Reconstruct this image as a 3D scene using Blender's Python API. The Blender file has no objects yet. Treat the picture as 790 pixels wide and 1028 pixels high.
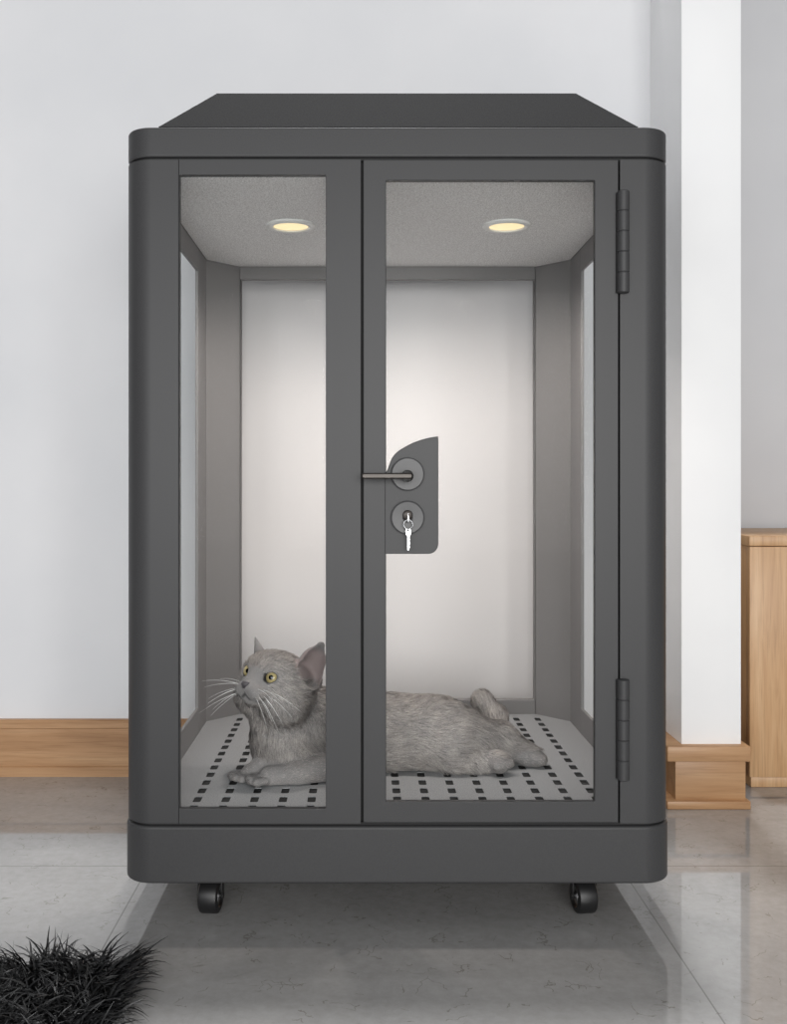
import bpy, bmesh, math, random
import numpy as np
from mathutils import Vector, Matrix

random.seed(4); rng = np.random.default_rng(7)
scn = bpy.context.scene
COL = scn.collection
PI = math.pi

# ------------------------------------------------------------------ helpers
def s2l(c):
    f = lambda v: v/12.92 if v <= .04045 else ((v+.055)/1.055)**2.4
    return tuple(f(v/255) for v in c) + (1.0,)

FOC, CX, CY = 1000.0, 365.0, 485.0        # focal length in pixels, principal point
CAM = Vector((-.05, -1.45, .651))
def P(px, py, d):
    """point at distance d straight ahead of the camera"""
    return Vector((CAM.x+(px-CX)*d/FOC, CAM.y+d, CAM.z-(py-CY)*d/FOC))
def fx(px): return CAM.x+(px-CX)*1.45/FOC   # on the cabinet's front plane
def fz(py): return CAM.z-(py-CY)*1.45/FOC

def link(name, me, parent=None, mat=None, loc=None):
    o = bpy.data.objects.new(name, me); COL.objects.link(o)
    if mat is not None:
        if len(me.materials): me.materials.clear()
        for m in (mat if isinstance(mat, (list, tuple)) else [mat]): me.materials.append(m)
    if parent: o.parent = parent
    if loc is not None: o.location = loc
    return o
def empty(name, loc=(0, 0, 0)):
    o = bpy.data.objects.new(name, None); COL.objects.link(o); o.location = loc
    o.empty_display_size = .05
    return o
def tag(o, label, cat=None, group=None, kind=None):
    o['label'] = label
    if cat: o['category'] = cat
    if group: o['group'] = group
    if kind: o['kind'] = kind
    return o
def from_bm(bm, name, parent=None, mat=None, smooth=None, loc=None):
    bmesh.ops.recalc_face_normals(bm, faces=bm.faces[:])
    me = bpy.data.meshes.new(name); bm.to_mesh(me); bm.free()
    if smooth is not None: shade(me, smooth)
    return link(name, me, parent, mat, loc)
def shade(me, ang=35, cap=None):
    n = len(me.polygons)
    me.polygons.foreach_set('use_smooth', [True]*n)
    bm = bmesh.new(); bm.from_mesh(me)
    lim = math.radians(ang)
    for e in bm.edges:
        e.smooth = not (len(e.link_faces) == 2 and e.calc_face_angle(0) > lim)
        if cap is not None and len(e.link_faces) == 2 and e.smooth:      # keep flat faces flat beside their rounded edges
            fl = [abs(f.normal[cap]) > .9999 for f in e.link_faces]
            if fl[0] != fl[1]: e.smooth = False
    bm.to_mesh(me); bm.free()
def box(bm, x0, x1, y0, y1, z0, z1, bev=0, mi=0):
    r = bmesh.ops.create_cube(bm, size=1)
    vs = r['verts']
    for v in vs:
        v.co = Vector((x0+(v.co.x+.5)*(x1-x0), y0+(v.co.y+.5)*(y1-y0), z0+(v.co.z+.5)*(z1-z0)))
    fs = {f for v in vs for f in v.link_faces}
    for f in fs: f.material_index = mi
    if bev:
        es = {e for v in vs for e in v.link_edges}
        bmesh.ops.bevel(bm, geom=list(es), offset=bev, segments=2, affect='EDGES', profile=.5)
def arc(cx, cy, r, a0, a1, n=10):
    return [(cx+r*math.cos(math.radians(a0+(a1-a0)*i/n)), cy+r*math.sin(math.radians(a0+(a1-a0)*i/n))) for i in range(n+1)]
def rrect(x0, x1, y0, y1, r, n=10):
    if r <= 0: return [(x0, y0), (x1, y0), (x1, y1), (x0, y1)]
    return arc(x1-r, y0+r, r, -90, 0, n)+arc(x1-r, y1-r, r, 0, 90, n)+arc(x0+r, y1-r, r, 90, 180, n)+arc(x0+r, y0+r, r, 180, 270, n)
AX = {'Z': Matrix.Identity(4),                                        # (u,v) = (x,y)
      'Y': Matrix(((1, 0, 0, 0), (0, 0, -1, 0), (0, 1, 0, 0), (0, 0, 0, 1))),     # (u,v) = (x,z), extruded along -y
      'X': Matrix(((0, 0, 1, 0), (1, 0, 0, 0), (0, 1, 0, 0), (0, 0, 0, 1)))}      # (u,v) = (y,z), extruded along x
def prism(name, loops, a, b, axis, parent=None, mat=None, bev=.0015, smooth=40, res=2):
    """flat outline (first loop) with holes, swept between a and b along an axis, edges rounded"""
    cu = bpy.data.curves.new('c', 'CURVE'); cu.dimensions = '2D'; cu.fill_mode = 'BOTH'
    cu.extrude = abs(b-a)/2-bev; cu.bevel_depth = bev; cu.bevel_resolution = res; cu.offset = -bev
    for lp in loops:
        sp = cu.splines.new('POLY'); sp.points.add(len(lp)-1); sp.use_cyclic_u = True
        for p, q in zip(sp.points, lp): p.co = (q[0], q[1], 0, 1)
    o = bpy.data.objects.new('c', cu); COL.objects.link(o)
    bpy.context.view_layer.update()
    dg = bpy.context.evaluated_depsgraph_get()
    me = bpy.data.meshes.new_from_object(o.evaluated_get(dg))
    bpy.data.objects.remove(o); bpy.data.curves.remove(cu)
    m = (a+b)/2
    T = {'Z': Matrix.Translation((0, 0, m)), 'Y': Matrix.Translation((0, m, 0)), 'X': Matrix.Translation((m, 0, 0))}[axis]
    me.transform(T @ AX[axis])
    bm = bmesh.new(); bm.from_mesh(me)
    bmesh.ops.remove_doubles(bm, verts=bm.verts[:], dist=1e-5)
    bmesh.ops.recalc_face_normals(bm, faces=bm.faces[:])
    bm.to_mesh(me); bm.free()
    me.name = name
    shade(me, smooth, 'XYZ'.index(axis))
    o = link(name, me, parent, mat)
    wn = o.modifiers.new('even_shading', 'WEIGHTED_NORMAL'); wn.keep_sharp = True; wn.weight = 80
    return o
def lathe(bm, prof, n=32, M=Matrix.Identity(4), mi=0, cap=True):
    """profile of (radius, height) turned about the local z axis"""
    rings = []
    for r, z in prof:
        if r < 1e-6: rings.append([bm.verts.new(M @ Vector((0, 0, z)))])
        else: rings.append([bm.verts.new(M @ Vector((r*math.cos(2*PI*i/n), r*math.sin(2*PI*i/n), z))) for i in range(n)])
    for A, B in zip(rings, rings[1:]):
        for i in range(n):
            j = (i+1) % n
            q = [A[i % len(A)], A[j % len(A)], B[j % len(B)], B[i % len(B)]]
            q = list(dict.fromkeys(q))
            if len(q) > 2:
                f = bm.faces.new(q); f.material_index = mi
def tube(bm, pts, rad, n=10, cap=True):
    pts = [Vector(p) for p in pts]
    rad = rad if isinstance(rad, (list, tuple)) else [rad]*len(pts)
    ref = None; rings = []
    for i, p in enumerate(pts):
        t = (pts[min(i+1, len(pts)-1)]-pts[max(i-1, 0)]).normalized()
        if ref is None: ref = t.orthogonal().normalized()
        ref = (ref-t*ref.dot(t)).normalized(); b = t.cross(ref)
        rings.append([bm.verts.new(p+(ref*math.cos(2*PI*k/n)+b*math.sin(2*PI*k/n))*rad[i]) for k in range(n)])
    for A, B in zip(rings, rings[1:]):
        for k in range(n): bm.faces.new((A[k], A[(k+1) % n], B[(k+1) % n], B[k]))
    if cap: bm.faces.new(rings[0][::-1]); bm.faces.new(rings[-1])

# ------------------------------------------------------------------ materials
class NT:
    def __init__(s, name):
        s.m = bpy.data.materials.new(name); s.m.use_nodes = True
        s.t = s.m.node_tree; s.t.nodes.clear()
        s.out = s.n('ShaderNodeOutputMaterial')
    def n(s, ty, **k):
        nd = s.t.nodes.new(ty)
        for a, v in k.items(): setattr(nd, a, v)
        return nd
    def l(s, a, b): s.t.links.new(a, b)
    def math(s, op, a, b=None, c=None):
        nd = s.n('ShaderNodeMath', operation=op)
        for i, v in enumerate((a, b, c)):
            if v is None: continue
            if isinstance(v, (int, float)): nd.inputs[i].default_value = v
            else: s.l(v, nd.inputs[i])
        return nd.outputs[0]
    def bsdf(s, **k):
        b = s.n('ShaderNodeBsdfPrincipled'); s.l(b.outputs[0], s.out.inputs[0])
        for a, v in k.items():
            i = b.inputs[a.replace('_', ' ')]
            i.default_value = v
        return b
    def coords(s, scale=(1, 1, 1), kind='Object', rot=(0, 0, 0), loc=(0, 0, 0)):
        tc = s.n('ShaderNodeTexCoord'); mp = s.n('ShaderNodeMapping')
        mp.inputs['Scale'].default_value = scale; mp.inputs['Rotation'].default_value = rot; mp.inputs['Location'].default_value = loc
        s.l(tc.outputs[kind], mp.inputs[0]); return mp.outputs[0]
    def noise(s, vec, scale, detail=3, rough=.5, dist=0):
        nd = s.n('ShaderNodeTexNoise'); s.l(vec, nd.inputs['Vector'])
        nd.inputs['Scale'].default_value = scale; nd.inputs['Detail'].default_value = detail
        nd.inputs['Roughness'].default_value = rough; nd.inputs['Distortion'].default_value = dist
        return nd.outputs[0]
    def ramp(s, fac, stops):
        nd = s.n('ShaderNodeValToRGB'); e = nd.color_ramp.elements
        while len(e) < len(stops): e.new(.5)
        for k, (p, c) in zip(e, stops): k.position = p; k.color = c
        s.l(fac, nd.inputs[0]); return nd.outputs[0]
    def mix(s, fac, a, b, mode='MIX'):
        nd = s.n('ShaderNodeMix', data_type='RGBA', blend_type=mode)
        for i, v in zip((0, 6, 7), (fac, a, b)):
            if isinstance(v, (int, float, tuple)): nd.inputs[i].default_value = v
            else: s.l(v, nd.inputs[i])
        return nd.outputs[2]
    def bump(s, h, b, strength=.2, dist=.001):
        nd = s.n('ShaderNodeBump'); nd.inputs['Strength'].default_value = strength; nd.inputs['Distance'].default_value = dist
        s.l(h, nd.inputs['Height']); s.l(nd.outputs[0], b.inputs['Normal'])

def paint(name, rgb, rough=.5, speck=.12, scale=900, bump=.1, spec=.5):
    t = NT(name); b = t.bsdf(Roughness=rough); b.inputs['Specular IOR Level'].default_value = spec
    v = t.coords(); n = t.noise(v, scale, 2)
    c = s2l(rgb)
    lo = tuple(x*(1-speck) for x in c[:3])+(1,); hi = tuple(min(1, x*(1+speck)) for x in c[:3])+(1,)
    t.l(t.ramp(n, [(.3, lo), (.7, hi)]), b.inputs['Base Color'])
    if bump: t.bump(n, b, bump, .0006)
    return t.m
def plain(name, rgb, rough=.5, metal=0, spec=.5, emit=None, estr=0):
    t = NT(name); b = t.bsdf(Base_Color=s2l(rgb), Roughness=rough, Metallic=metal)
    b.inputs['Specular IOR Level'].default_value = spec
    n = t.noise(t.coords(), 60, 2)
    t.l(t.math('MULTIPLY_ADD', n, .06, rough-.03), b.inputs['Roughness'])
    if emit:
        b.inputs['Emission Color'].default_value = s2l(emit); b.inputs['Emission Strength'].default_value = estr
    return t.m
def wood(name, dark, mid, light, axis='X', scale=1.0, rough=.42):
    t = NT(name); b = t.bsdf(Roughness=rough)
    sc = {'X': (1.6, 22, 22), 'Z': (22, 22, 1.6)}[axis]
    v = t.coords(tuple(q*scale for q in sc))
    n1 = t.noise(v, 1.6, 4, .6, .6)
    v2 = t.coords(tuple(q*scale*(7 if q > 5 else 3) for q in sc))
    n2 = t.noise(v2, 2.2, 3, .6)
    base = t.ramp(n1, [(.28, s2l(dark)), (.5, s2l(mid)), (.72, s2l(light))])
    pore = t.ramp(n2, [(.30, (.72, .68, .62, 1)), (.5, (1, 1, 1, 1))])
    t.l(t.mix(.6, base, pore, 'MULTIPLY'), b.inputs['Base Color'])
    t.bump(n2, b, .08, .0006)
    return t.m

M = {}
M['paint'] = paint('dark_grey_paint', (61, 61, 62), .44, .10, 700, .06, .30)
M['paint_lit'] = paint('lamplit_grey_paint', (126, 124, 124), .5, .08, 700, .05, .4)  # cabinet paint lightened for interior parts, lamplight put into the colour
M['paint_roof'] = paint('dark_grey_roof_paint', (42, 42, 43), .7, .3, 500, .12, .12)
M['tray'] = paint('speckled_grey_tray', (150, 151, 153), .55, .22, 480, .12)
M['liner'] = paint('speckled_grey_liner', (232, 230, 229), .6, .32, 420, .15)
M['black'] = plain('black_plastic', (24, 24, 25), .45)
M['gap'] = plain('dark_recess', (22, 22, 23), .7)
M['lock'] = paint('grey_lock_metal', (72, 72, 73), .42, .06, 700, .03)
M['lever'] = plain('dark_bronze_metal', (62, 58, 55), .35, .6)
M['chrome'] = plain('polished_chrome', (186, 187, 189), .28, 1)
M['lens'] = plain('warm_lamp_lens', (120, 110, 90), .4, 0, .2, (255, 232, 182), 1.0)
M['ringwhite'] = plain('white_enamel', (238, 238, 236), .3)
M['wheelhub'] = plain('satin_steel', (160, 160, 162), .3, 1)
def glass(name, tint):
    t = NT(name); g = t.n('ShaderNodeBsdfGlossy'); g.inputs['Roughness'].default_value = .02
    tr = t.n('ShaderNodeBsdfTransparent'); tr.inputs[0].default_value = tint
    fr = t.n('ShaderNodeFresnel')
    nz = t.noise(t.coords(), 3, 1); t.l(t.math('MULTIPLY_ADD', nz, .02, 1.38), fr.inputs[0])
    mx = t.n('ShaderNodeMixShader'); t.l(t.math('MULTIPLY', fr.outputs[0], .03), mx.inputs[0])      # anti-reflective
    t.l(tr.outputs[0], mx.inputs[1]); t.l(g.outputs[0], mx.inputs[2]); t.l(mx.outputs[0], t.out.inputs[0]); return t.m
M['glass'] = glass('clear_glass', (.985, .99, .988, 1)); M['glass_back'] = glass('lamp_tint_back_glass', (.988, .979, .973, 1))  # pink back-pane tint stands in for warm lamplight and dims the wall
M['oak'] = wood('oak_veneer', (176, 134, 92), (196, 156, 114), (208, 172, 132), 'Z')
M['board'] = wood('honey_wood', (158, 118, 82), (178, 138, 100), (192, 154, 116), 'X')
# painted wall
t = NT('white_wall_paint'); b = t.bsdf(Roughness=.85); b.inputs['Specular IOR Level'].default_value = .2
n = t.noise(t.coords(), 2.2, 4); t.l(t.ramp(n, [(.3, s2l((218, 219, 222))), (.7, s2l((228, 228, 230)))]), b.inputs['Base Color'])
t.bump(t.noise(t.coords(), 260, 2), b, .05, .0006); M['wall'] = t.m
t = NT('shaded_wall_tone'); b = t.bsdf(Roughness=.85); b.inputs['Specular IOR Level'].default_value = .2  # wall paint greyed: the recess's shade is put into the colour
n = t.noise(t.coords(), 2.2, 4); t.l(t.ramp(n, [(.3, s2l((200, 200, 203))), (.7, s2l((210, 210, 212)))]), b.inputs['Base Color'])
t.bump(t.noise(t.coords(), 260, 2), b, .05, .0006); M['wallshade'] = t.m
t = NT('white_column_paint'); b = t.bsdf(Roughness=.6); b.inputs['Specular IOR Level'].default_value = .3
n = t.noise(t.coords(), 3, 3); t.l(t.ramp(n, [(.3, s2l((243, 243, 244))), (.7, s2l((250, 250, 250)))]), b.inputs['Base Color']); M['column'] = t.m
# polished stone tiles
t = NT('polished_stone_tiles'); b = t.bsdf(Roughness=.04, IOR=1.68)
v = t.coords()
n1 = t.noise(v, 3.5, 6, .6); n2 = t.noise(t.coords((1, 3.5, 1)), 14, 8, .72, 1.2); n3 = t.noise(v, 60, 4, .7)
base = t.ramp(n1, [(.3, s2l((149, 148, 147))), (.7, s2l((167, 166, 165)))])
base = t.mix(.7, base, t.ramp(n3, [(.3, (.8, .79, .78, 1)), (.65, (1, 1, 1, 1))]), 'MULTIPLY')
vein = t.ramp(n2, [(.0, (.45, .42, .39, 1)), (.30, (.52, .48, .45, 1)), (.37, (1, 1, 1, 1))])
base = t.mix(.75, base, vein, 'MULTIPLY')
v3 = t.n('ShaderNodeTexVoronoi', feature='DISTANCE_TO_EDGE'); wv = t.n('ShaderNodeMix', data_type='VECTOR')
nn = t.n('ShaderNodeTexNoise'); nn.inputs['Scale'].default_value = 9; nn.inputs['Detail'].default_value = 5; t.l(v, nn.inputs['Vector'])
wv.inputs[0].default_value = .16; t.l(v, wv.inputs[4]); t.l(nn.outputs['Color'], wv.inputs[5])
t.l(wv.outputs[1], v3.inputs['Vector']); v3.inputs['Scale'].default_value = 22
crack = t.math('LESS_THAN', v3.outputs[0], .014)
patch = t.math('GREATER_THAN', t.noise(t.coords((1, 1, 1), loc=(3, 5, 0)), 22, 4), .56)
base = t.mix(t.math('MULTIPLY', t.math('MULTIPLY', crack, patch), .45), base, s2l((96, 88, 80)))
sx = t.n('ShaderNodeSeparateXYZ'); t.l(v, sx.inputs[0])
def joint(o, off):
    f = t.math('FRACT', t.math('DIVIDE', t.math('SUBTRACT', o, off), .8))
    return t.math('LESS_THAN', t.math('ABSOLUTE', t.math('SUBTRACT', f, .5)), .0014)
j = t.math('MAXIMUM', joint(sx.outputs[0], -.415+.4), joint(sx.outputs[1], .243+.4))
base = t.mix(t.math('MULTIPLY', j, .65), base, s2l((88, 86, 84)))
t.l(base, b.inputs['Base Color'])
M['floor'] = t.m

# ------------------------------------------------------------------ the room
def struct(name, bm, mat, smooth=None):
    o = from_bm(bm, name, None, mat, smooth); o['kind'] = 'structure'; return o
WY, WH = .772, 2.1
bm = bmesh.new(); box(bm, -2.6, 2.6, -2.6, 1.3, -.05, 0); struct('floor', bm, M['floor'])['label'] = 'polished pale grey stone tile floor'
bm = bmesh.new(); box(bm, -2.6, .60, WY, WY+.1, 0, WH); struct('wall_back', bm, M['wall'])['label'] = 'pale grey painted wall behind the pet cabinet'
bm = bmesh.new(); box(bm, .60, 2.6, 1.07, 1.17, 0, WH); struct('wall_right', bm, M['wallshade'])['label'] = 'recessed shade-toned wall above the wooden sideboard'
bm = bmesh.new(); box(bm, .5896, .710, .555, 1.07, 0, WH, .002); struct('column', bm, M['column'], 30)['label'] = 'square white column beside the pet cabinet'
prof = [(0, 0), (0, .126), (-.012, .126), (-.015, .123), (-.015, .108), (-.0135, .106), (-.009, .1045), (-.009, .026), (-.011, .023), (-.015, .021), (-.015, 0)]
bm = bmesh.new()
A = [bm.verts.new((-2.6, WY+y, z)) for y, z in prof]; B = [bm.verts.new((.5896, WY+y, z)) for y, z in prof]
for i in range(len(prof)):
    k = (i+1) % len(prof); bm.faces.new((A[i], A[k], B[k], B[i]))
bm.faces.new(A); bm.faces.new(B)
struct('baseboard_back', bm, M['board'])['label'] = 'honey coloured wooden baseboard along the back wall'
bm = bmesh.new()
box(bm, .5554, .722, .535, .80, .095, .126, .003)
box(bm, .575, .716, .547, .80, .016, .096, .001)
box(bm, .5554, .722, .535, .80, 0, .0165, .002)
struct('baseboard_column', bm, M['board'], 30)['label'] = 'stepped wooden plinth round the foot of the white column'

# sideboard
sb = empty('sideboard', (1.2, .87, 0))
tag(sb, 'light oak sideboard standing behind the white column against the recessed wall', 'sideboard')
def sbpart(name, *a, bev=.0015, parent=sb):
    bm = bmesh.new(); a = list(a)
    box(bm, a[0]-1.2, a[1]-1.2, a[2]-.87, a[3]-.87, a[4], a[5], bev); return from_bm(bm, name, parent, M['oak'], 30)
sbpart('carcass', .777, 1.64, .697, 1.05, .022, .5165)
sbpart('top_board', .773, 1.644, .675, 1.055, .517, .538)
sbpart('plinth', .779, 1.638, .682, 1.05, 0, .0215)
for x0, x1 in ((.7745, 1.207), (1.21, 1.6425)):
    d = sbpart('door', x0, x1, .677, .6965, .0225, .5155)
    bm = bmesh.new(); lathe(bm, [(0, .022), (.009, .022), (.012, .018), (.012, .012), (.006, .006), (.006, 0)], 24,
        Matrix.Translation((1.16-1.2 if x0 < 1 else 1.257-1.2, .677-.87, .40)) @ Matrix.Rotation(PI/2, 4, 'X'))
    from_bm(bm, 'knob', d, M['lever'], 40)

# ------------------------------------------------------------------ the pet cabinet
HX, YB, R = .401, .643, .042
ZB0, ZB1, ZT0, ZT1 = fz(887), fz(829.5), fz(157.5), fz(127.5)
cab = empty('pet_cabinet'); tag(cab, 'tall dark grey metal pet cabinet with glass panes and a locking door on casters', 'pet cabinet')
# base and top: closed rounded boxes
prism('base', [rrect(-HX-.002, HX+.002, -.002, YB+.002, R+.002, 14)], ZB0, ZB1, 'Z', cab, M['paint'], .004, 40, 3)
prism('top_cap', [rrect(-HX, HX, 0, YB, R, 14)], ZT0, ZT1, 'Z', cab, M['paint'], .003, 40, 3)
prism('shadow_gap', [rrect(-HX+.006, HX-.006, .006, YB-.006, R-.006, 14)], ZB1-.002, ZB1+.004, 'Z', cab, M['gap'], .0002)
prism('shadow_gap', [rrect(-HX+.006, HX-.006, .006, YB-.006, R-.006, 14), rrect(-HX+.03, HX-.03, .03, YB-.03, .02, 6)], ZT0-.004, ZT0+.002, 'Z', cab, M['gap'], .0002)
# roof lid: hipped, with a thin lip
bm = bmesh.new()
def ring(hx, y0, y1, z, ox=.0015): return [bm.verts.new(q) for q in ((-hx+ox, y0, z), (hx+ox, y0, z), (hx+ox, y1, z), (-hx+ox, y1, z))]
rs = [ring(.353, .033, .610, ZT1+.0035), ring(.356, .030, .613, ZT1+.0045), ring(.356, .030, .613, ZT1+.0115), ring(.354, .032, .611, ZT1+.0130), ring(.2815, .113, .532, 1.2625), ring(.2775, .118, .527, 1.2645)]
for a, b_ in zip(rs, rs[1:]):
    for i in range(4): bm.faces.new((a[i], a[(i+1) % 4], b_[(i+1) % 4], b_[i]))
bm.faces.new(rs[0][::-1]); bm.faces.new(rs[-1])
lid = from_bm(bm, 'roof_lid', cab, M['paint_roof'])
bm = bmesh.new(); box(bm, -.344, .348, .040, .604, ZT1-.001, ZT1+.006); from_bm(bm, 'lid_gap_shade', lid, M['gap'])  # dark strip added so the gap under the lid looks shaded
# posts
z0, z1 = ZB1+.0035, ZT0-.0035
XL, XR = fx(179.5), fx(622.5)
TH = .011
fl = [(XL-.0006, 0)]+arc(-HX+R, R, R, -90, -180, 12)+[(-HX, .10), (-.367, .10), (-.367, .06), (-.345, .03), (XL-.0006, .012)]
prism('corner_post', [fl], z0, z1, 'Z', cab, M['paint'], .0008, 40)
frp = [(XR, 0)]+arc(HX-R, R, R, -90, 0, 12)+[(HX, .10), (.367, .10), (.367, .06), (.345, .03), (XR, .012)]
prism('corner_post', [frp], z0, z1, 'Z', cab, M['paint'], .0008, 40)
for s in (-1, 1):
    rp = [(s*.3725, .470), (s*(HX-.001), .622)]+[(s*x, y) for x, y in arc(HX-.02, YB-.02, .02, 10, 90, 8)]+[(s*.3075, YB), (s*.3075, .621), (s*.367, .557), (s*.367, .470)]
    prism('corner_post', [rp], z0, z1, 'Z', cab, M['paint_lit'], .0008, 40)
    # side panel with its pane
    sp = prism('side_panel', [rrect(.1005, .4695, z0, z1, 0), rrect(.125, .46, .218, 1.059, .003, 3)], s*.3670, s*.3730, 'X', cab, M['paint_lit'], .001)
    bm = bmesh.new(); box(bm, s*.3745-.001, s*.3745+.001, .120, .465, .211, 1.066); from_bm(bm, 'glass_pane', sp, M['glass'])
bp = prism('back_panel', [rrect(-.307, .307, z0, z1, 0), rrect(-.3055, .3055, .1995, 1.0755, .002, 3)], .6215, .6425, 'Y', cab, M['paint_lit'], .001)
bm = bmesh.new(); box(bm, -.307, .307, .630, .634, .193, 1.082); from_bm(bm, 'glass_pane', bp, M['glass_back'])
# ceiling liner
ceil_z = 1.1005
poly = [(-.366, .0150), (.366, .0150), (.366, .556), (.308, .620), (-.308, .620), (-.366, .556)]
prism('ceiling_liner', [poly], ceil_z, ZT0-.001, 'Z', cab, M['liner'], .0008)
# perforated floor tray
TZ = .171
bm = bmesh.new()
PX, PY = .0433, .0427
xs = [k*PX+.001 for k in range(-7, 8)]; rows = [(.575-PY*k-.0135, .575-PY*k+.0135) for k in range(14)]; rows[13] = (.0215, .035)
def v3d(x, y, z=TZ): return bm.verts.new((x, y, z))
def quad(x0, x1, y0, y1): bm.faces.new([v3d(x0, y0), v3d(x1, y0), v3d(x1, y1), v3d(x0, y1)])
ytop = .575+PY/2
for (ya, yb), k in zip(rows, range(14)):
    c0 = max(.017, ytop-PY*(k+1)); c1 = ytop-PY*k
    for xc in xs:
        hx, cr = .0062, .0022
        xa, xb = xc-hx, xc+hx
        inner = [(xa+cr, ya), (xb-cr, ya), (xb, ya+cr), (xb, yb-cr), (xb-cr, yb), (xa+cr, yb), (xa, yb-cr), (xa, ya+cr)]
        iv = [v3d(*q) for q in inner]; dn = [v3d(q[0], q[1], TZ-.0012) for q in inner]
        o4 = [v3d(xc-PX/2, c0), v3d(xc+PX/2, c0), v3d(xc+PX/2, c1), v3d(xc-PX/2, c1)]
        for a, b_, i, j in ((0, 1, 0, 1), (1, 2, 2, 3), (2, 3, 4, 5), (3, 0, 6, 7)):
            bm.faces.new((o4[a], o4[b_], iv[j], iv[i]))
        for a, i, j in ((1, 1, 2), (2, 3, 4), (3, 5, 6), (0, 7, 0)): bm.faces.new((o4[a], iv[j], iv[i]))
        for i in range(8): bm.faces.new((iv[i], iv[(i+1) % 8], dn[(i+1) % 8], dn[i]))
X0, X1 = xs[0]-PX/2, xs[-1]+PX/2
quad(-.3665, X0, .017, .6205); quad(X1, .3665, .017, .6205); quad(X0, X1, ytop, .6205)
bmesh.ops.remove_doubles(bm, verts=bm.verts[:], dist=1e-6)
me = bpy.data.meshes.new('floor_tray')
for f in bm.faces:
    f.normal_update()
    if f.normal.z < -.5: f.normal_flip()
bm.to_mesh(me); bm.free()
tray = link('floor_tray', me, cab, M['tray'])
bm = bmesh.new(); box(bm, -.366, .366, .02, .62, ZB1-.001, TZ-.0022); from_bm(bm, 'drip_pan', tray, M['gap'])
# fixed front panel
bz0, bz1 = ZB1+.0035, ZT0-.0035
SEAM = fx(362.3)
fp = prism('front_panel', [rrect(XL, SEAM, bz0, bz1, 0), rrect(XL+.0012, fx(327), fz(812), fz(175.5), .0015, 3)], 0, TH, 'Y', cab, M['paint'], .0006)
bm = bmesh.new(); box(bm, XL-.0002, fx(330), .0113, .0143, fz(813.8), fz(172)); from_bm(bm, 'glass_pane', fp, M['glass'])
# door
DX0, DX1, DZ0, DZ1 = fx(364.6), fx(620.8), fz(826), fz(160.2)
door = prism('door', [rrect(DX0, DX1, DZ0, DZ1, .002, 3), rrect(fx(387.6), fx(597), fz(805), fz(181), .0015, 3)], 0, TH, 'Y', cab, M['paint'], .0012)
bm = bmesh.new(); box(bm, fx(384), fx(600), .0113, .0143, fz(808), fz(178)); from_bm(bm, 'glass_pane', door, M['glass'])
# dark gasket behind the door seams
bm = bmesh.new()
box(bm, SEAM-.004, DX0+.006, .0113, .0143, bz0, bz1); box(bm, DX1-.006, XR+.004, .0113, .0143, bz0, bz1)
box(bm, DX0, DX1, .0113, .0143, DZ1-.006, ZT0); from_bm(bm, 'door_gasket', cab, M['gap'])
# lock plate
ol = [(386.3, 556), (430, 556)]
ol = [(fx(a), fz(b_)) for a, b_ in ol]
ol += [(x, z) for x, z in arc(fx(430), fz(546), 10*.00145, -90, 0, 8)]
ol += [(fx(a), fz(b_)) for a, b_ in ((440, 438), (431, 439.3), (422, 441.7), (415, 444.2), (408.7, 447.4), (403.5, 450.2), (399, 453.4), (395.8, 456.7), (393.2, 460.5), (391.3, 465), (389.5, 470.5), (386.3, 476))]
lp = prism('lock_plate', [ol], -.0015, TH, 'Y', door, M['paint'], .001)
RY = Matrix.Rotation(PI/2, 4, 'X')        # lathe axis to -y
hd = empty('tmp')
bpy.data.objects.remove(hd)
# lever handle with its round rose
bm = bmesh.new()
bx0, bx1, bzc = fx(363), fx(413), fz(478)
pr = rrect(bx0, bx1, bzc-.0042, bzc+.0042, .0036, 5)
lever = prism('lever_handle', [pr], -.040, -.028, 'Y', door, M['lever'], .002, 40, 3)
bm.free(); bm = bmesh.new()
lathe(bm, [(.0085, -.004), (.0085, .036)], 24, Matrix.Translation((fx(408), 0, bzc)) @ RY)
from_bm(bm, 'spindle', lever, M['lever'], 40)
bm = bmesh.new()
lathe(bm, [(0, .0085), (.0225, .0085), (.0242, .007), (.0245, .001)], 48, Matrix.Translation((fx(409), 0, fz(476))) @ RY)
from_bm(bm, 'rose', lever, M['lock'], 35)
# lock cylinder
lc = (fx(409), 0, fz(519.5))
bm = bmesh.new(); lathe(bm, [(.0075, .0065), (.0225, .0075), (.0245, .006), (.0248, .001)], 48, Matrix.Translation(lc) @ RY)
lock = from_bm(bm, 'lock_cylinder', door, M['lock'], 35)
bm = bmesh.new(); lathe(bm, [(0, .0095), (.0055, .0095), (.0072, .0085), (.0078, .006)], 32, Matrix.Translation((fx(409), 0, fz(517))) @ RY)
from_bm(bm, 'key_plug', lock, M['lever'], 35)
# hinges
for ya, yb in ((193, 295), (681, 782)):
    za, zb = fz(yb), fz(ya); n = 5; h = (zb-za)/n; r = .0088
    prof = [(0, za)]
    for k in range(n):
        a, b_ = za+h*k, za+h*(k+1)
        prof += [(r-.0012, a+.0002), (r, a+.0012), (r, b_-.0012), (r-.0012, b_-.0002)]
    prof += [(0, zb)]
    bm = bmesh.new(); lathe(bm, prof, 28, Matrix.Translation((fx(624.5), -.006, 0)))
    hg = from_bm(bm, 'hinge', door, M['paint'], 50)
    bm = bmesh.new(); box(bm, fx(618.2), fx(622), -.0035, .004, za+.001, zb-.001, .0008); from_bm(bm, 'hinge_leaf', hg, M['gap'])
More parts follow.
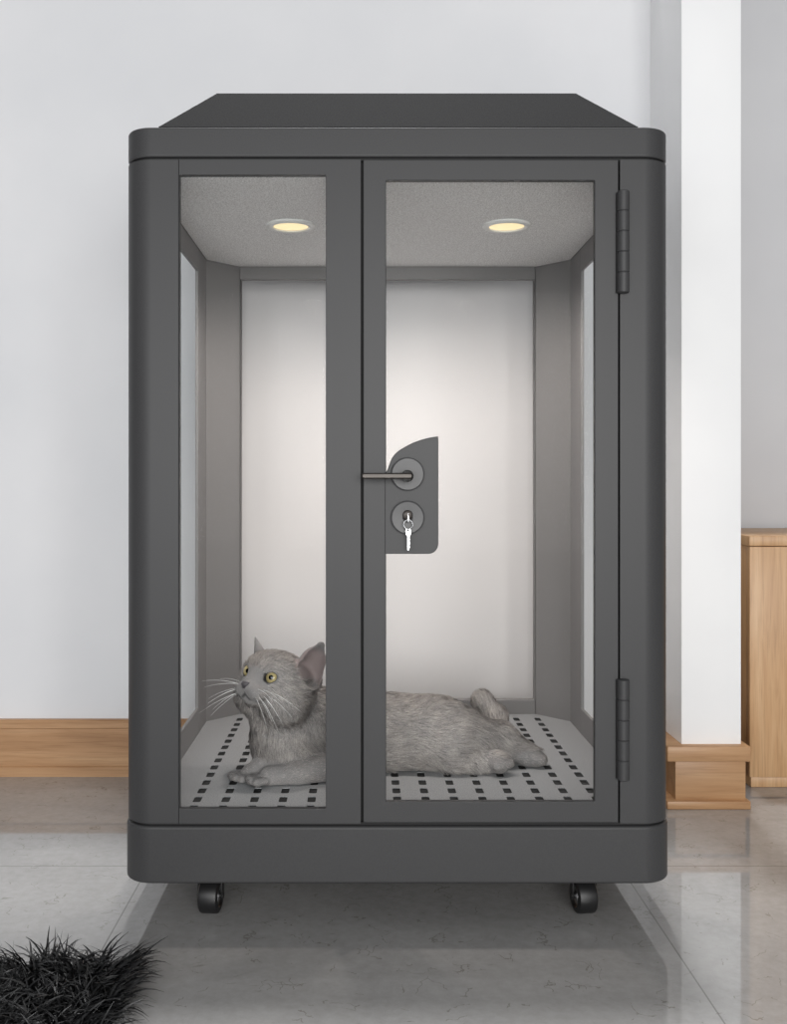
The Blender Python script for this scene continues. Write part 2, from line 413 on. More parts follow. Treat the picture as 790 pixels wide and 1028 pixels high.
# downlights
LAMPS = [P(292, 226, 1.7355), P(508.5, 226, 1.7355)]
for p in LAMPS:
    dl = empty('downlight', (p.x, p.y, ceil_z)); dl.parent = cab
    bm = bmesh.new(); lathe(bm, [(.0425, .001), (.0425, -.002), (.040, -.0045), (.0335, -.0052), (.031, -.004), (.030, .001)], 48)
    from_bm(bm, 'trim_ring', dl, M['ringwhite'], 40)
    bm = bmesh.new(); lathe(bm, [(.0315, -.0015), (.024, -.0032), (.012, -.0040), (0, -.0042)], 40)
    from_bm(bm, 'lamp_lens', dl, M['lens'], 60)
# casters
CAST = [(-.282, .062, -.10), (.284, .062, .12), (-.282, .58, -.2), (.284, .58, .25)]
for x, y, a in CAST:
    ct = empty('caster', (x, y, 0)); ct.parent = cab
    ct.rotation_euler = (0, 0, a)
    RX = Matrix.Rotation(PI/2, 4, 'Y')
    Rw, hw = .026, .0150
    bm = bmesh.new()
    lathe(bm, [(.017, -hw), (Rw-.004, -hw), (Rw-.001, -hw+.002), (Rw, -hw+.005), (Rw, hw-.005), (Rw-.001, hw-.002), (Rw-.004, hw), (.017, hw)], 40, Matrix.Translation((0, 0, Rw)) @ RX)
    wh = from_bm(bm, 'wheel', ct, M['black'], 35)
    bm = bmesh.new()
    lathe(bm, [(0, -hw+.001), (.006, -hw+.0005), (.008, -hw+.003), (.0135, -hw+.003), (.0172, -hw-.0005), (.0172, hw+.0005), (.0135, hw-.003), (.008, hw-.003), (.006, hw-.0005), (0, hw-.001)], 36, Matrix.Translation((0, 0, Rw)) @ RX)
    from_bm(bm, 'hub', wh, M['wheelhub'], 35)
    bm = bmesh.new()
    for s in (-1, 1):
        box(bm, s*.0180-.0010, s*.0180+.0010, -.005, .009, Rw-.004, ZB0-.006, .0006)
    box(bm, -.0190, .0190, -.012, .018, ZB0-.0085, ZB0-.0055, .0008)
    lathe(bm, [(0, ZB0+.002), (.016, ZB0+.002), (.016, ZB0-.006), (0, ZB0-.006)], 24)
    lathe(bm, [(0, -.0200), (.004, -.0200), (.004, .0200), (0, .0200)], 16, Matrix.Translation((0, 0, Rw)) @ RX)
    from_bm(bm, 'fork', ct, M['black'], 35)

# key set hanging in the lock
kx, kz = fx(409.3), fz(526)
ks = empty('key_set', (kx, -.012, kz)); tag(ks, 'small silver keys on a split ring hanging from the door lock', 'keys')
bm = bmesh.new()
box(bm, -.0012, .0012, -.010, .0055, .0030, .0125, .0006); box(bm, -.0009, .0009, .0025, .010, .009, .0165, .0003)
from_bm(bm, 'inserted_key', ks, M['chrome'], 30)
bm = bmesh.new(); tube(bm, [(.0066*math.sin(a), -.004+.0012*math.cos(a), .0066*math.cos(a)) for a in [2*PI*i/28 for i in range(29)]], .0008, 8, False)
from_bm(bm, 'split_ring', ks, M['chrome'], 60)
bm = bmesh.new()
z_ = -.0058
bm2 = [(-.0035, z_), (.0035, z_), (.0042, z_-.004), (.0035, z_-.0095), (.0022, z_-.0105), (.0022, z_-.014), (.0029, z_-.0155), (.0020, z_-.018), (.0029, z_-.021), (.0020, z_-.024), (.0024, z_-.027), (.0008, z_-.032), (-.0016, z_-.031), (-.0016, z_-.0105), (-.0035, z_-.0095), (-.0042, z_-.004)]
bm.free(); prism('hanging_key', [bm2, arc(0, z_-.003, .0014, 0, 330, 11)], -.005, -.0034, 'Y', ks, M['chrome'], .0003)

# ------------------------------------------------------------------ rug
rugm = plain('black_rug_backing', (14, 14, 15), .9)
t = NT('black_shag'); b = t.bsdf(Roughness=.45); b.inputs['Specular IOR Level'].default_value = .38
n = t.noise(t.coords(), 90, 2); t.l(t.ramp(n, [(.35, s2l((4, 4, 5))), (.7, s2l((17, 17, 19)))]), b.inputs['Base Color'])
M['shag'] = t.m
RX0, RX1, RY0, RY1 = -.98, -.352, -.62, -.118
rug = empty('rug', ((RX0+RX1)/2, (RY0+RY1)/2, 0)); tag(rug, 'black shaggy long-pile rug lying on the tile floor', 'rug')
hx, hy = (RX1-RX0)/2, (RY1-RY0)/2
prism('backing', [rrect(-hx, hx, -hy, hy, .03, 8)], .0002, .008, 'Z', rug, rugm, .002)

def strands(name, root, dirs, bend, L, W, segs, side, mat, parent, normals=None, tip=.12):
    """thin tapered blades, one mesh: root, start direction, end direction (N,3); length, width (N)"""
    N = len(root); K = segs+1
    ts = np.linspace(0, 1, K)
    V = np.zeros((N, K, 2, 3)); p = root.copy()
    for k, tt in enumerate(ts):
        if k:
            d = dirs*(1-tt)+bend*tt; d /= np.linalg.norm(d, axis=1, keepdims=True)+1e-9
            p = p+d*(L/segs)[:, None]
        w = W*(1-tt)**.6*.5+W*tip*.5*tt
        V[:, k, 0] = p-side*w[:, None]; V[:, k, 1] = p+side*w[:, None]
    V = V.reshape(-1, 3)
    base = (np.arange(N)*K*2)[:, None, None]; kk = (np.arange(segs)*2)[None, :, None]
    F = (base+kk+np.array([0, 1, 3, 2])[None, None, :]).reshape(-1, 4)
    me = bpy.data.meshes.new(name)
    me.vertices.add(len(V)); me.vertices.foreach_set('co', V.astype(np.float32).ravel())
    me.loops.add(F.size); me.loops.foreach_set('vertex_index', F.astype(np.int32).ravel())
    me.polygons.add(len(F)); me.polygons.foreach_set('loop_start', (np.arange(len(F))*4).astype(np.int32))
    me.polygons.foreach_set('use_smooth', np.ones(len(F), bool))
    me.update(calc_edges=True)
    if normals is not None:
        nn = np.repeat(normals, K*2, axis=0).astype(np.float32)
        me.normals_split_custom_set_from_vertices(nn.tolist())
    return link(name, me, parent, mat)
def unit(a): return a/(np.linalg.norm(a, axis=-1, keepdims=True)+1e-9)
N = 17000
rt = np.stack([rng.uniform(-hx, hx, N), rng.uniform(-hy, hy, N), np.full(N, .007)], 1)
# tufts lean together
tl = rng.normal(0, 1, (420, 3)); tc = np.stack([rng.uniform(-hx, hx, 420), rng.uniform(-hy, hy, 420)], 1)
near = np.argmin(((rt[:, None, :2]-tc[None])**2).sum(-1), 1)
lean = unit(tl[near]*np.array([1, 1, 0])+np.array([.35, .25, 0])+rng.normal(0, .45, (N, 3))*np.array([1, 1, 0]))
ex = np.clip((rt[:, 0]-(hx-.04))/.04, 0, 1)[:, None]*np.array([1.1, 0, 0]); ey = np.clip((rt[:, 1]-(hy-.04))/.04, 0, 1)[:, None]*np.array([0, 1.0, 0])
lean = unit(lean+ex+ey)
up = np.array([0, 0, 1.])
d0 = unit(lean*.6+up+rng.normal(0, .15, (N, 3))); d1 = unit(lean*1.15+up*rng.uniform(-1.0, .35, (N, 1))+rng.normal(0, .2, (N, 3)))
L = rng.uniform(.030, .060, N); W = rng.uniform(.0020, .0042, N)
sd = unit(np.cross(d0, unit(rng.normal(0, 1, (N, 3)))))
pile = strands('pile', rt, d0, d1, L, W, 5, sd, M['shag'], rug); pile['kind'] = 'stuff'

# ------------------------------------------------------------------ the cat
def W_(px, py, d): return np.array(P(px, py, d))
G = .002
g0 = np.array([-.33, .02, .160]); gs = np.array([328, 238, 125])
ax = [g0[i]+G*np.arange(gs[i]) for i in range(3)]
F = np.full(gs, .5)
def smin(a, b, k):
    h = np.clip(.5+.5*(b-a)/k, 0, 1); return b*(1-h)+a*h-k*h*(1-h)
def region(lo, hi, m=.055):
    s = []
    for i in range(3):
        a = max(0, int((lo[i]-m-g0[i])/G)); b_ = min(gs[i], int((hi[i]+m-g0[i])/G)+2); s.append(slice(a, b_))
    X, Y, Z = np.meshgrid(*[ax[i][s[i]] for i in range(3)], indexing='ij')
    return tuple(s), np.stack([X, Y, Z], -1)
def cone(a, b, ra, rb, k=.02, Fd=None):
    global F
    a = np.array(a); b = np.array(b)
    lo = np.minimum(a-ra, b-rb); hi = np.maximum(a+ra, b+rb)
    s, p = region(lo, hi); ba = b-a; l2 = ba@ba
    h = np.clip(((p-a)@ba)/l2, 0, 1)
    d = np.linalg.norm(p-a-h[..., None]*ba, axis=-1)-(ra+(rb-ra)*h)
    F[s] = smin(F[s], d, k)
def ell(c, r, k=.02, R=None, sub=False):
    c = np.array(c); r = np.array(r); m = r.max()
    s, p = region(c-m, c+m); q = p-c
    if R is not None: q = q @ R.T
    k0 = np.linalg.norm(q/r, axis=-1); k1 = np.linalg.norm(q/r**2, axis=-1)+1e-9
    d = k0*(k0-1)/k1
    F[s] = -smin(-F[s], d, k) if sub else smin(F[s], d, k)
f_ = unit(np.array([-.62, -.76, .17])); l_ = unit(np.array([.77, -.63, -.08])); u_ = unit(np.cross(l_, f_)); u_ = u_ if u_[2] > 0 else -u_
l_ = unit(np.cross(f_, u_)); l_ = l_ if l_[0] > 0 else -l_
HR = np.stack([l_, f_, u_])
H = W_(279, 689, 1.64)
def hp(lat, fwd, up_): return H+l_*lat+f_*fwd+u_*up_
# trunk
sh = W_(318, 742, 1.70); md = W_(390, 740, 1.715); rp_ = W_(440, 741, 1.715); hip = W_(462, 744, 1.71)
cone(sh, md, .066, .066, .03); cone(md, rp_, .066, .058, .03); cone(rp_, hip, .056, .046, .03)
ell(W_(430, 737, 1.70), (.075, .055, .057), .03)
cone(W_(286, 745, 1.665), sh, .050, .062, .03)                          # chest
cone(W_(281, 722, 1.655), W_(292, 757, 1.655), .048, .052, .025)       # neck and front of the chest
cone(W_(318, 722, 1.685), W_(350, 728, 1.71), .050, .056, .03)         # withers
# fore legs
cone(W_(345, 768, 1.62), W_(300, 778, 1.60), .026, .0195, .012)
cone(W_(300, 778, 1.60), W_(270, 780, 1.59), .0195, .0165, .010)
cone(W_(275, 765, 1.64), W_(252, 777, 1.62), .022, .0165, .012)
# hind legs and tail
cone(W_(455, 742, 1.68), W_(500, 745, 1.70), .050, .030, .02)
cone(W_(500, 743, 1.70), W_(534, 760, 1.695), .028, .0175, .015)
cone(W_(455, 765, 1.66), W_(492, 766, 1.655), .024, .0165, .012)
cone(W_(462, 740, 1.76), W_(499, 742, 1.82), .024, .022, .015)
cone(W_(499, 742, 1.82), W_(496, 722, 1.83), .022, .0215, .012)
cone(W_(496, 722, 1.83), W_(485, 705, 1.83), .0215, .0185, .012)
F_body = F
# head
F = np.full(gs, .5)
ell(hp(0, 0, .004), (.063, .060, .050), .012, HR)
ell(hp(0, .018, .022), (.046, .036, .030), .02, HR)                       # brow
for s in (-1, 1):
    ell(hp(s*.034, .012, -.024), (.034, .036, .030), .022, HR)            # cheeks
    ell(hp(s*.0135, .060, -.008), (.0165, .0165, .0125), .008, HR)         # whisker pads
ell(hp(0, .055, -.021), (.015, .014, .010), .008, HR)                      # chin
cone(hp(0, .045, .016), hp(0, .070, .003), .013, .0085, .012)              # bridge
EARS = []
gx = np.stack(np.meshgrid(*ax, indexing='ij'), -1)
for s in (-1, 1):
    b0 = hp(.046, -.010, .026) if s > 0 else hp(-.050, -.006, .022); tip = hp(.0685, -.010, .080) if s > 0 else hp(-.076, -.006, .066)
    o_ = unit(f_*.55+l_*s*.75+u_*.1)
    EARS.append((b0, tip, o_))
    if s < 0:          # the far ear is seen edge-on
        o_ = unit(f_*.8+l_*-.6); EARS[-1] = (b0, tip, o_)
        cone(hp(-.050, -.008, .026), hp(-.075, -.004, .068), .0165, .0018, .006); continue
    Fh = F; F = np.full(gs, .5)
    cone(b0, b0+(tip-b0)*.55, .029, .020, .004); cone(b0+(tip-b0)*.55, tip, .020, .0070 if s > 0 else .002, .004)
    Fe = F; F = np.full(gs, .5)
    cone(b0+o_*.014+(tip-b0)*.12, b0+(tip-b0)*.62+o_*.012, .0235, .0155, .004); cone(b0+(tip-b0)*.62+o_*.012, tip+o_*.0105, .0155, .0075, .004)
    ear = np.maximum(Fe, -F)
    # flatten the back of the ear
    back = -((gx-b0)@o_)-.014
    ear = np.maximum(ear, back)
    F = smin(Fh, ear, .008)
EYES = [hp(s*.0265, .0430, .0185) for s in (-1, 1)]
EYEAX = []
for e, s in zip(EYES, (-1, 1)):
    la = unit(l_*s+u_*.30); ua = unit(np.cross(la, f_)); ua = ua if ua@u_ > 0 else -ua
    EYEAX.append((la, ua)); ell(e+f_*.008, (.0112, .017, .0080), .0012, np.stack([la, f_, ua]), True)
def almond(p, i):
    q = p-EYES[i]; return np.where(q@f_ > -.002, np.hypot(q@EYEAX[i][0]/.0112, q@EYEAX[i][1]/.0080), 9)
F = smin(F_body, F, .022)
# toes: shallow clefts
for base_, dr, lat_ in ((W_(262, 780, 1.585), np.array([-.85, -.5, 0]), np.array([.5, -.85, 0])), (W_(245, 777, 1.615), np.array([-.75, -.65, 0]), np.array([.65, -.75, 0]))):
    dr = unit(dr); lat_ = unit(lat_)
    for q in (-.0150, -.0050, .0050, .0150):
        c = base_+lat_*q+dr*(.0150-abs(q)*.35)+np.array([0, 0, -.003]); cone(c-dr*.012, c+dr*.004, .0052, .0068, .001)
for base_, dr, lat_, r in ((W_(499, 766, 1.645), np.array([.55, -.75, -.1]), np.array([.8, .5, 0]), .017), (W_(535, 761, 1.69), np.array([1., -.15, -.2]), np.array([.15, 1, 0]), .0172)):
    dr = unit(dr); lat_ = unit(lat_)
    cone(base_-dr*.01, base_+dr*.004, r, r*.95, .006)
    for q in (-.0125, -.004, .004, .0125):
        c = base_+lat_*q+dr*(.0125-abs(q)*.25)+np.array([0, 0, .002]); cone(c-dr*.008, c+dr*.005, .0075, .0078, .003)
F = np.maximum(F, (TZ+.0006)-ax[2][None, None, :])
# surface nets
def nets(F):
    ins = F < 0
    nx, ny, nz = F.shape
    c = np.zeros((nx-1, ny-1, nz-1), np.uint8)
    for i in (0, 1):
        for j in (0, 1):
            for k in (0, 1): c += ins[i:nx-1+i, j:ny-1+j, k:nz-1+k]
    act = (c > 0) & (c < 8)
    idx = -np.ones(act.shape, np.int64); ii = np.argwhere(act); idx[act] = np.arange(len(ii))
    acc = np.zeros((len(ii), 3)); cnt = np.zeros(len(ii))
    cor = [(i, j, k) for i in (0, 1) for j in (0, 1) for k in (0, 1)]
    for a in cor:
        for b in cor:
            if sum(b)-sum(a) == 1 and all(y >= x for x, y in zip(a, b)):
                va = F[ii[:, 0]+a[0], ii[:, 1]+a[1], ii[:, 2]+a[2]]; vb = F[ii[:, 0]+b[0], ii[:, 1]+b[1], ii[:, 2]+b[2]]
                m = (va < 0) != (vb < 0); tt = np.where(m, va/(va-vb+1e-12), 0)
                pt = np.array(a)+tt[:, None]*(np.array(b)-np.array(a))
                acc[m] += pt[m]; cnt[m] += 1
    V = g0+(ii+acc/cnt[:, None])*G
    quads = []
    for d in range(3):
        e1, e2 = [(1, 2), (2, 0), (0, 1)][d]
        sl0 = [slice(None)]*3; sl1 = [slice(None)]*3; sl0[d] = slice(0, -1); sl1[d] = slice(1, None)
        a = ins[tuple(sl0)]; b = ins[tuple(sl1)]
        for flip in (False, True):
            m = (a & ~b) if not flip else (~a & b)
            q = np.argwhere(m)
            q = q[(q[:, e1] > 0) & (q[:, e2] > 0) & (q[:, e1] < F.shape[e1]-1) & (q[:, e2] < F.shape[e2]-1)]
            o1 = np.zeros(3, int); o1[e1] = 1; o2 = np.zeros(3, int); o2[e2] = 1
            cs = [q-o1-o2, q-o2, q, q-o1]
            ids = np.stack([idx[tuple(x.T)] for x in cs], 1)
            quads.append(ids[:, ::-1] if flip else ids)
    return V, np.concatenate(quads)
V, Q = nets(F)
# largest connected piece only is not needed: the field is one blob. Smooth a little
def smooth_v(V, Q, it, lam=.5):
    e = np.concatenate([Q[:, [0, 1]], Q[:, [1, 2]], Q[:, [2, 3]], Q[:, [3, 0]]])
    for _ in range(it):
        s = np.zeros_like(V); n = np.zeros(len(V))
        np.add.at(s, e[:, 0], V[e[:, 1]]); np.add.at(n, e[:, 0], 1); np.add.at(s, e[:, 1], V[e[:, 0]]); np.add.at(n, e[:, 1], 1)
        V = V+lam*(s/n[:, None]-V)
    return V
V = smooth_v(V, Q, 3)
V[:, 2] = np.maximum(V[:, 2], TZ+.0005)
me = bpy.data.meshes.new('cat'); me.from_pydata(V.tolist(), [], Q.tolist()); me.update()
me.polygons.foreach_set('use_smooth', [True]*len(me.polygons))
NO = np.zeros(len(V)*3, np.float32); me.vertices.foreach_get('normal', NO); NO = NO.reshape(-1, 3)
cen = V.mean(0)
# colouring kept as a vertex attribute: 0 coat, 1 bare pink ear skin / darker muzzle leather
skin = np.zeros(len(V)); dark = np.zeros(len(V))
for b0, tip, o_ in EARS:
    a_ = tip-b0; h = ((V-b0)@a_)/(a_@a_); rr = np.linalg.norm(V-b0-np.clip(h, 0, 1)[:, None]*a_, axis=1)
    m = (h > -.05) & (h < 1.1) & (rr < .030) & ((NO@o_) > .15)
    skin[m] = (.6 if tip@l_ > H@l_ else .0)*np.clip((h[m]+.05)/.15, 0, 1)*np.clip((.98-h[m])/.25, 0, 1)
for i in (0, 1): dark = np.maximum(dark, np.clip((1.20-almond(V, i))/.12, 0, 1)*(np.linalg.norm(V-EYES[i], axis=1) < .0160))
mouth = [hp(0, .072, -.006), hp(0, .071, -.013), hp(.008, .068, -.0185), hp(.018, .058, -.0200)]
def segd(p, a, b): ba = b-a; h = np.clip(((p-a)@ba)/(ba@ba), 0, 1); return np.linalg.norm(p-a-h[:, None]*ba, axis=1)
for a, b in zip(mouth, mouth[1:]): dark = np.maximum(dark, .8*np.clip((.0036-segd(V, a, b))/.0015, 0, 1))
mouth2 = [hp(0, .071, -.013), hp(-.008, .068, -.0185), hp(-.018, .058, -.0200)]
for a, b in zip(mouth2, mouth2[1:]): dark = np.maximum(dark, .8*np.clip((.0036-segd(V, a, b))/.0015, 0, 1))
def coat(name):
    t = NT(name); b = t.bsdf(Roughness=.75); b.inputs['Specular IOR Level'].default_value = .25
    b.inputs['Sheen Weight'].default_value = .15
    v = t.coords(); n1 = t.noise(v, 22, 4, .6); n2 = t.noise(v, 180, 3, .6)
    c = t.ramp(n1, [(.3, s2l((128, 126, 126))), (.7, s2l((144, 140, 139)))])
    c = t.mix(.5, c, t.ramp(n2, [(.3, (.78, .78, .78, 1)), (.7, (1.0, 1.0, 1.0, 1))]), 'MULTIPLY')
    at = t.n('ShaderNodeAttribute', attribute_name='bare_skin'); c = t.mix(at.outputs['Fac'], c, s2l((150, 130, 128)))
    at = t.n('ShaderNodeAttribute', attribute_name='dark_rim'); c = t.mix(at.outputs['Fac'], c, s2l((48, 46, 47)))
    t.l(c, b.inputs['Base Color']); return t.m
M['coat'] = coat('blue_grey_coat')
for nm, arr in (('bare_skin', skin), ('dark_rim', dark)):
    at = me.attributes.new(nm, 'FLOAT', 'POINT'); at.data.foreach_set('value', arr.astype(np.float32))
co = Vector((float(W_(390, 760, 1.70)[0]), float(W_(390, 760, 1.70)[1]), TZ))
me.transform(Matrix.Translation(-co))
cat = link('cat', me, None, M['coat'], co)
tag(cat, 'blue grey short-haired cat lying inside the pet cabinet, looking up towards the left', 'cat')
cv = np.array(co)

# fur
tri = np.concatenate([Q[:, [0, 1, 2]], Q[:, [0, 2, 3]]])
ar = np.linalg.norm(np.cross(V[tri[:, 1]]-V[tri[:, 0]], V[tri[:, 2]]-V[tri[:, 0]]), axis=1)
N = 150000
ti = rng.choice(len(tri), N, p=ar/ar.sum()); bc = rng.dirichlet((1, 1, 1), N)
pts = (V[tri[ti]]*bc[..., None]).sum(1); nor = unit((NO[tri[ti]]*bc[..., None]).sum(1))
sk = (skin[tri[ti]]*bc).sum(1); dk = (dark[tri[ti]]*bc).sum(1)
nose = hp(0, .080, .001)
ok = (pts[:, 2] > TZ+.003) & (dk < .25)
for i in (0, 1): ok &= (almond(pts, i) > 1.15) | (np.linalg.norm(pts-EYES[i], axis=1) > .019)
ok &= np.linalg.norm(pts-nose, axis=1) > .008
pts, nor, sk = pts[ok], nor[ok], sk[ok]; N = len(pts)
hd_ = np.linalg.norm(pts-H, axis=1)
wh = np.clip((.085-hd_)/.025, 0, 1)[:, None]
Dh = unit(pts-hp(0, .075, .006))
Db = np.tile(np.array([1., .0, -.12]), (N, 1))
chest = np.clip((-.085-pts[:, 0])/.07, 0, 1)[:, None]
Db = Db*(1-chest)+np.array([.25, -.1, -1.])*chest
fore = ((pts[:, 2] < TZ+.042) & (pts[:, 0] < -.08) & (pts[:, 1] < .19))[:, None]
Db = np.where(fore, np.array([-1., -.2, -.15]), Db)
hind = (pts[:, 0] > .12)[:, None]; Db = np.where(hind, np.array([1., -.1, -.5]), Db)
tail = ((pts[:, 0] > .10) & (pts[:, 1] > .33))[:, None]; Db = np.where(tail, np.array([-.4, 0, 1.]), Db)
D = Dh*wh+Db*(1-wh)+rng.normal(0, .16, (N, 3))
# slow wander of the lie of the coat, so it clumps
ph = pts*np.array([70, 70, 90]); D += .30*np.stack([np.sin(ph[:, 1]+1.7*np.sin(ph[:, 2])), np.sin(ph[:, 2]+ph[:, 0]*.6), np.sin(ph[:, 0]+1.3*np.sin(ph[:, 1]*1.1))], 1)
T = unit(D-nor*(D*nor).sum(1, keepdims=True))
lift = rng.uniform(.35, .75, (N, 1))
d0 = unit(T*.8+nor*lift*1.3); d1 = unit(T+nor*.10*lift)
L = .0150*np.ones(N); L = np.where(hd_ < .085, .0105, L)
fm = np.linalg.norm(pts-hp(0, .06, 0), axis=1); L = np.where(fm < .028, .0040, L)
L = np.where(fore[:, 0], .0065, L); L = np.where(fore[:, 0] & (pts[:, 0] < -.175), .0052, L); L = np.where((pts[:, 0] > .15) & (pts[:, 2] < TZ+.03), .006, L)
for b0, tip, o_ in EARS:
    a_ = tip-b0; h = ((pts-b0)@a_)/(a_@a_); rr = np.linalg.norm(pts-b0-np.clip(h, 0, 1)[:, None]*a_, axis=1)
    L = np.where((h > .15) & (rr < .03), .0035, L)
L = np.where(sk > .3, .0028, L)*rng.uniform(.65, 1.2, N)
sd = unit(np.cross(d0, nor)+rng.normal(0, .3, (N, 3)))
nn = unit(nor+T*.30+rng.normal(0, .30, (N, 3)))
M['fur'] = None
t = NT('blue_grey_fur'); b = t.bsdf(Roughness=.65); b.inputs['Specular IOR Level'].default_value = .25
v = t.coords(); n1 = t.noise(v, 22, 4, .6); n2 = t.noise(v, 420, 2, .6)
c = t.ramp(n1, [(.3, s2l((168, 164, 162))), (.7, s2l((188, 181, 177)))])
c = t.mix(.6, c, t.ramp(n2, [(.3, (.66, .66, .66, 1)), (.7, (1.15, 1.15, 1.15, 1))]), 'MULTIPLY')
at = t.n('ShaderNodeAttribute', attribute_name='tone')
c = t.mix(1.0, c, t.ramp(at.outputs['Fac'], [(.0, (.55, .55, .56, 1)), (1.0, (1.3, 1.29, 1.27, 1))]), 'MULTIPLY')
t.l(c, b.inputs['Base Color']); M['fur'] = t.m
fur = strands('fur', pts-nor*.0012-cv, d0, d1, L, np.full(N, .00085)*np.clip(L/.010, .55, 1.1), 3, sd, M['fur'], cat, nn)
fur['kind'] = 'stuff'
cl = pts*np.array([150, 150, 170]); tone = .5+.17*np.sin(cl[:, 0]+2*np.sin(cl[:, 2]*.6))*np.sin(cl[:, 1]*.8+cl[:, 2]+1.5*np.sin(cl[:, 0]*.5))+rng.normal(0, .2, N)
at = fur.data.attributes.new('tone', 'FLOAT', 'POINT'); at.data.foreach_set('value', np.repeat(np.clip(tone, 0, 1), 8).astype(np.float32))

# eyes
M['iris'] = plain('amber_iris', (170, 155, 110), .12, 0, .8)
M['pupil'] = plain('black_pupil', (8, 8, 8), .06, 0, .8)
M['lid'] = plain('dark_eye_rim', (40, 38, 38), .5)
for e in EYES:
    gaze = unit(f_*1.0+l_*.45+u_*.12)
    bm = bmesh.new()
    zq = Vector(gaze).to_track_quat('Z', 'Y').to_matrix().to_4x4()
    r = .0115
    pr = [(r*math.sin(math.radians(a)), r*math.cos(math.radians(a))) for a in (0, 7, 14, 20, 29, 38, 46, 54, 62, 75, 95, 120, 150, 180)]
    pr[0] = (0, r); pr[-1] = (0, -r)
    lathe(bm, pr, 32, Matrix.Identity(4))
    for f in bm.faces:
        a = math.degrees(math.acos(max(-1, min(1, f.calc_center_median().normalized().z))))
        f.material_index = 1 if a < 20 else (0 if a < 70 else 2)
    bm.transform(zq)
    o = from_bm(bm, 'eye', cat, [M['iris'], M['pupil'], M['lid']], 80, Vector(e-f_*.0004-l_*.0006-cv)); o['label'] = 'amber eye with a black pupil'
# nose leather
M['nose'] = plain('slate_nose', (74, 70, 74), .45)
bm = bmesh.new()
def npt(lat, fwd, up_): return bm.verts.new(Vector(hp(lat, fwd, up_)-cv))
top = [npt(x, y, z) for x, y, z in ((-.0075, .0755, .0065), (-.003, .0795, .0072), (.003, .0795, .0072), (.0075, .0755, .0065))]
mid_ = [npt(x, y, z) for x, y, z in ((-.0078, .0770, .0030), (-.003, .0830, .0028), (.003, .0830, .0028), (.0078, .0770, .0030))]
low = [npt(x, y, z) for x, y, z in ((-.0035, .0765, -.0030), (-.0012, .0795, -.0040), (.0012, .0795, -.0040), (.0035, .0765, -.0030))]
bk = [npt(x, y, z) for x, y, z in ((-.0075, .066, .0055), (.0075, .066, .0055), (.003, .066, -.0035), (-.003, .066, -.0035))]
for A_, B_ in ((top, mid_), (mid_, low)):
    for i in range(3): bm.faces.new((A_[i], A_[i+1], B_[i+1], B_[i]))
bm.faces.new((bk[0], bk[1], top[3], top[2], top[1], top[0])); bm.faces.new((bk[3], bk[2], low[3], low[2], low[1], low[0]))
bm.faces.new((bk[0], top[0], mid_[0], low[0], bk[3])); bm.faces.new((bk[1], top[3], mid_[3], low[3], bk[2])); bm.faces.new(bk)
bmesh.ops.subdivide_edges(bm, edges=bm.edges[:], cuts=2, use_grid_fill=True, smooth=.4)
from_bm(bm, 'nose', cat, M['nose'], 80)
# whiskers
M['whisker'] = plain('white_whisker', (240, 240, 240), .35)
for s in (-1, 1):
    for k in range(9):
        r_, c_ = divmod(k, 3)
        a = hp(s*(.016+.004*c_), .066-.006*c_, -.002-.0055*r_)
        dr = unit(l_*s*(1.0 if s > 0 else .75)+f_*(.40-.30*c_+(.25 if s < 0 else 0))+u_*(.12-.30*r_)+rng.normal(0, .08, 3))
        ln = rng.uniform(.045, .072)
        pts_ = [a+dr*ln*q+np.array([0, 0, -1.])*(.016*q*q) for q in np.linspace(0, 1, 9)]
        bm = bmesh.new(); tube(bm, [Vector(p-cv) for p in pts_], [.00042*(1-.75*q) for q in np.linspace(0, 1, 9)], 6)
        o = from_bm(bm, 'whisker', cat, M['whisker'], 80)

# ------------------------------------------------------------------ light
w = bpy.data.worlds.new('World'); scn.world = w; w.use_nodes = True
wt = w.node_tree; bg = wt.nodes['Background']          # a room with lighter ends and darker sides
tcw = wt.nodes.new('ShaderNodeTexCoord'); sxw = wt.nodes.new('ShaderNodeSeparateXYZ'); wt.links.new(tcw.outputs['Generated'], sxw.inputs[0])
ab = wt.nodes.new('ShaderNodeMath'); ab.operation = 'ABSOLUTE'; wt.links.new(sxw.outputs[0], ab.inputs[0])
rw = wt.nodes.new('ShaderNodeValToRGB'); wt.links.new(ab.outputs[0], rw.inputs[0])
e = rw.color_ramp.elements; e[0].position = .45; e[0].color = (.66, .67, .68, 1); e[1].position = .9; e[1].color = (.16, .16, .165, 1)
rz = wt.nodes.new('ShaderNodeValToRGB'); wt.links.new(sxw.outputs[2], rz.inputs[0])
e = rz.color_ramp.elements; e[0].position = .1; e[0].color = (1, 1, 1, 1); e[1].position = .8; e[1].color = (.45, .45, .45, 1)
mw = wt.nodes.new('ShaderNodeMix'); mw.data_type = 'RGBA'; mw.blend_type = 'MULTIPLY'; mw.inputs[0].default_value = 1
wt.links.new(rw.outputs[0], mw.inputs[6]); wt.links.new(rz.outputs[0], mw.inputs[7]); wt.links.new(mw.outputs[2], bg.inputs[0]); bg.inputs[1].default_value = 1.0
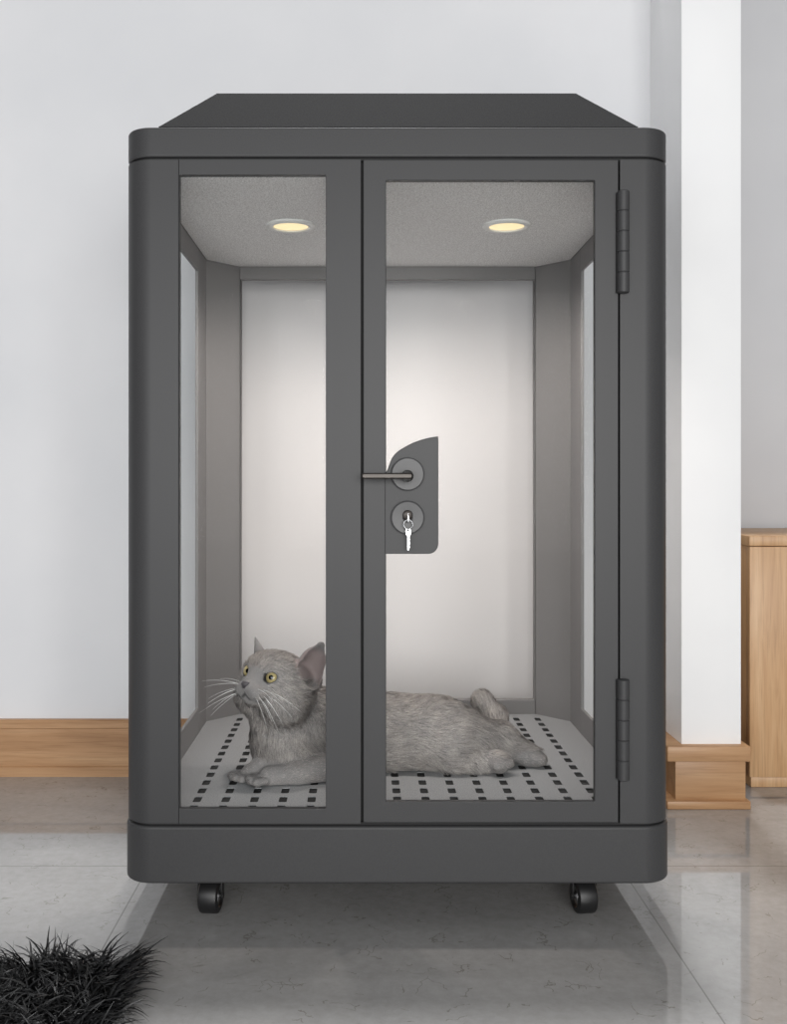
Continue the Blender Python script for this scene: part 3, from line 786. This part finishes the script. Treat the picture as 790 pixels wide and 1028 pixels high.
def area(name, loc, target, sx_, sy_, power, col=(1, 1, 1)):
    li = bpy.data.lights.new(name, 'AREA'); li.shape = 'RECTANGLE'; li.size = sx_; li.size_y = sy_; li.energy = power; li.color = col
    o = bpy.data.objects.new(name, li); COL.objects.link(o); o.location = loc
    o.rotation_euler = (Vector(target)-Vector(loc)).to_track_quat('-Z', 'Y').to_euler(); return o
area('front_fill', (.5, -3.6, .95), (0, .7, .6), 2.0, 1.3, 86, (1, .99, .97))  # both front panels are unseen fill, added to brighten wall and cabinet
area('front_fill', (-1.3, -3.2, .95), (-.6, .7, .6), 1.3, 1.2, 25, (.97, .98, 1))
su = bpy.data.lights.new('back_sun', 'SUN'); su.energy = 1.7; su.angle = math.radians(4)  # sun added from behind to throw the cabinet's shadow onto the floor
so = bpy.data.objects.new('back_sun', su); COL.objects.link(so); so.location = (0, 1, 4)
so.rotation_euler = Vector((0, -.20, -1)).to_track_quat('-Z', 'Y').to_euler()
for p in LAMPS:
    li = bpy.data.lights.new('downlight_lamp', 'SPOT'); li.energy = 11; li.color = (1, .92, .86); li.shadow_soft_size = .028
    li.spot_size = math.radians(128); li.spot_blend = 1
    o = bpy.data.objects.new('downlight_lamp', li); COL.objects.link(o); o.location = (p.x, p.y, ceil_z-.012); o.rotation_euler = (math.radians(24), 0, 0)

# ------------------------------------------------------------------ camera
cd = bpy.data.cameras.new('camera'); cd.sensor_fit = 'HORIZONTAL'; cd.sensor_width = 36
cd.lens = 36*FOC/790; cd.shift_x = (395-CX)/790; cd.shift_y = -(514-CY)/790; cd.clip_start = .05
co_ = bpy.data.objects.new('camera', cd); COL.objects.link(co_); co_.location = CAM; co_.rotation_euler = (PI/2, 0, 0)
scn.camera = co_
vs = scn.view_settings
scn.display_settings.display_device = 'sRGB'
vs.view_transform = 'Standard'; vs.look = 'None'; vs.gamma = 1; vs.exposure = 0; vs.use_curve_mapping = False
scn.cycles.use_denoising = True
scn.cycles.max_bounces = 10; scn.cycles.transparent_max_bounces = 24
scn.cycles.sample_clamp_indirect = 6
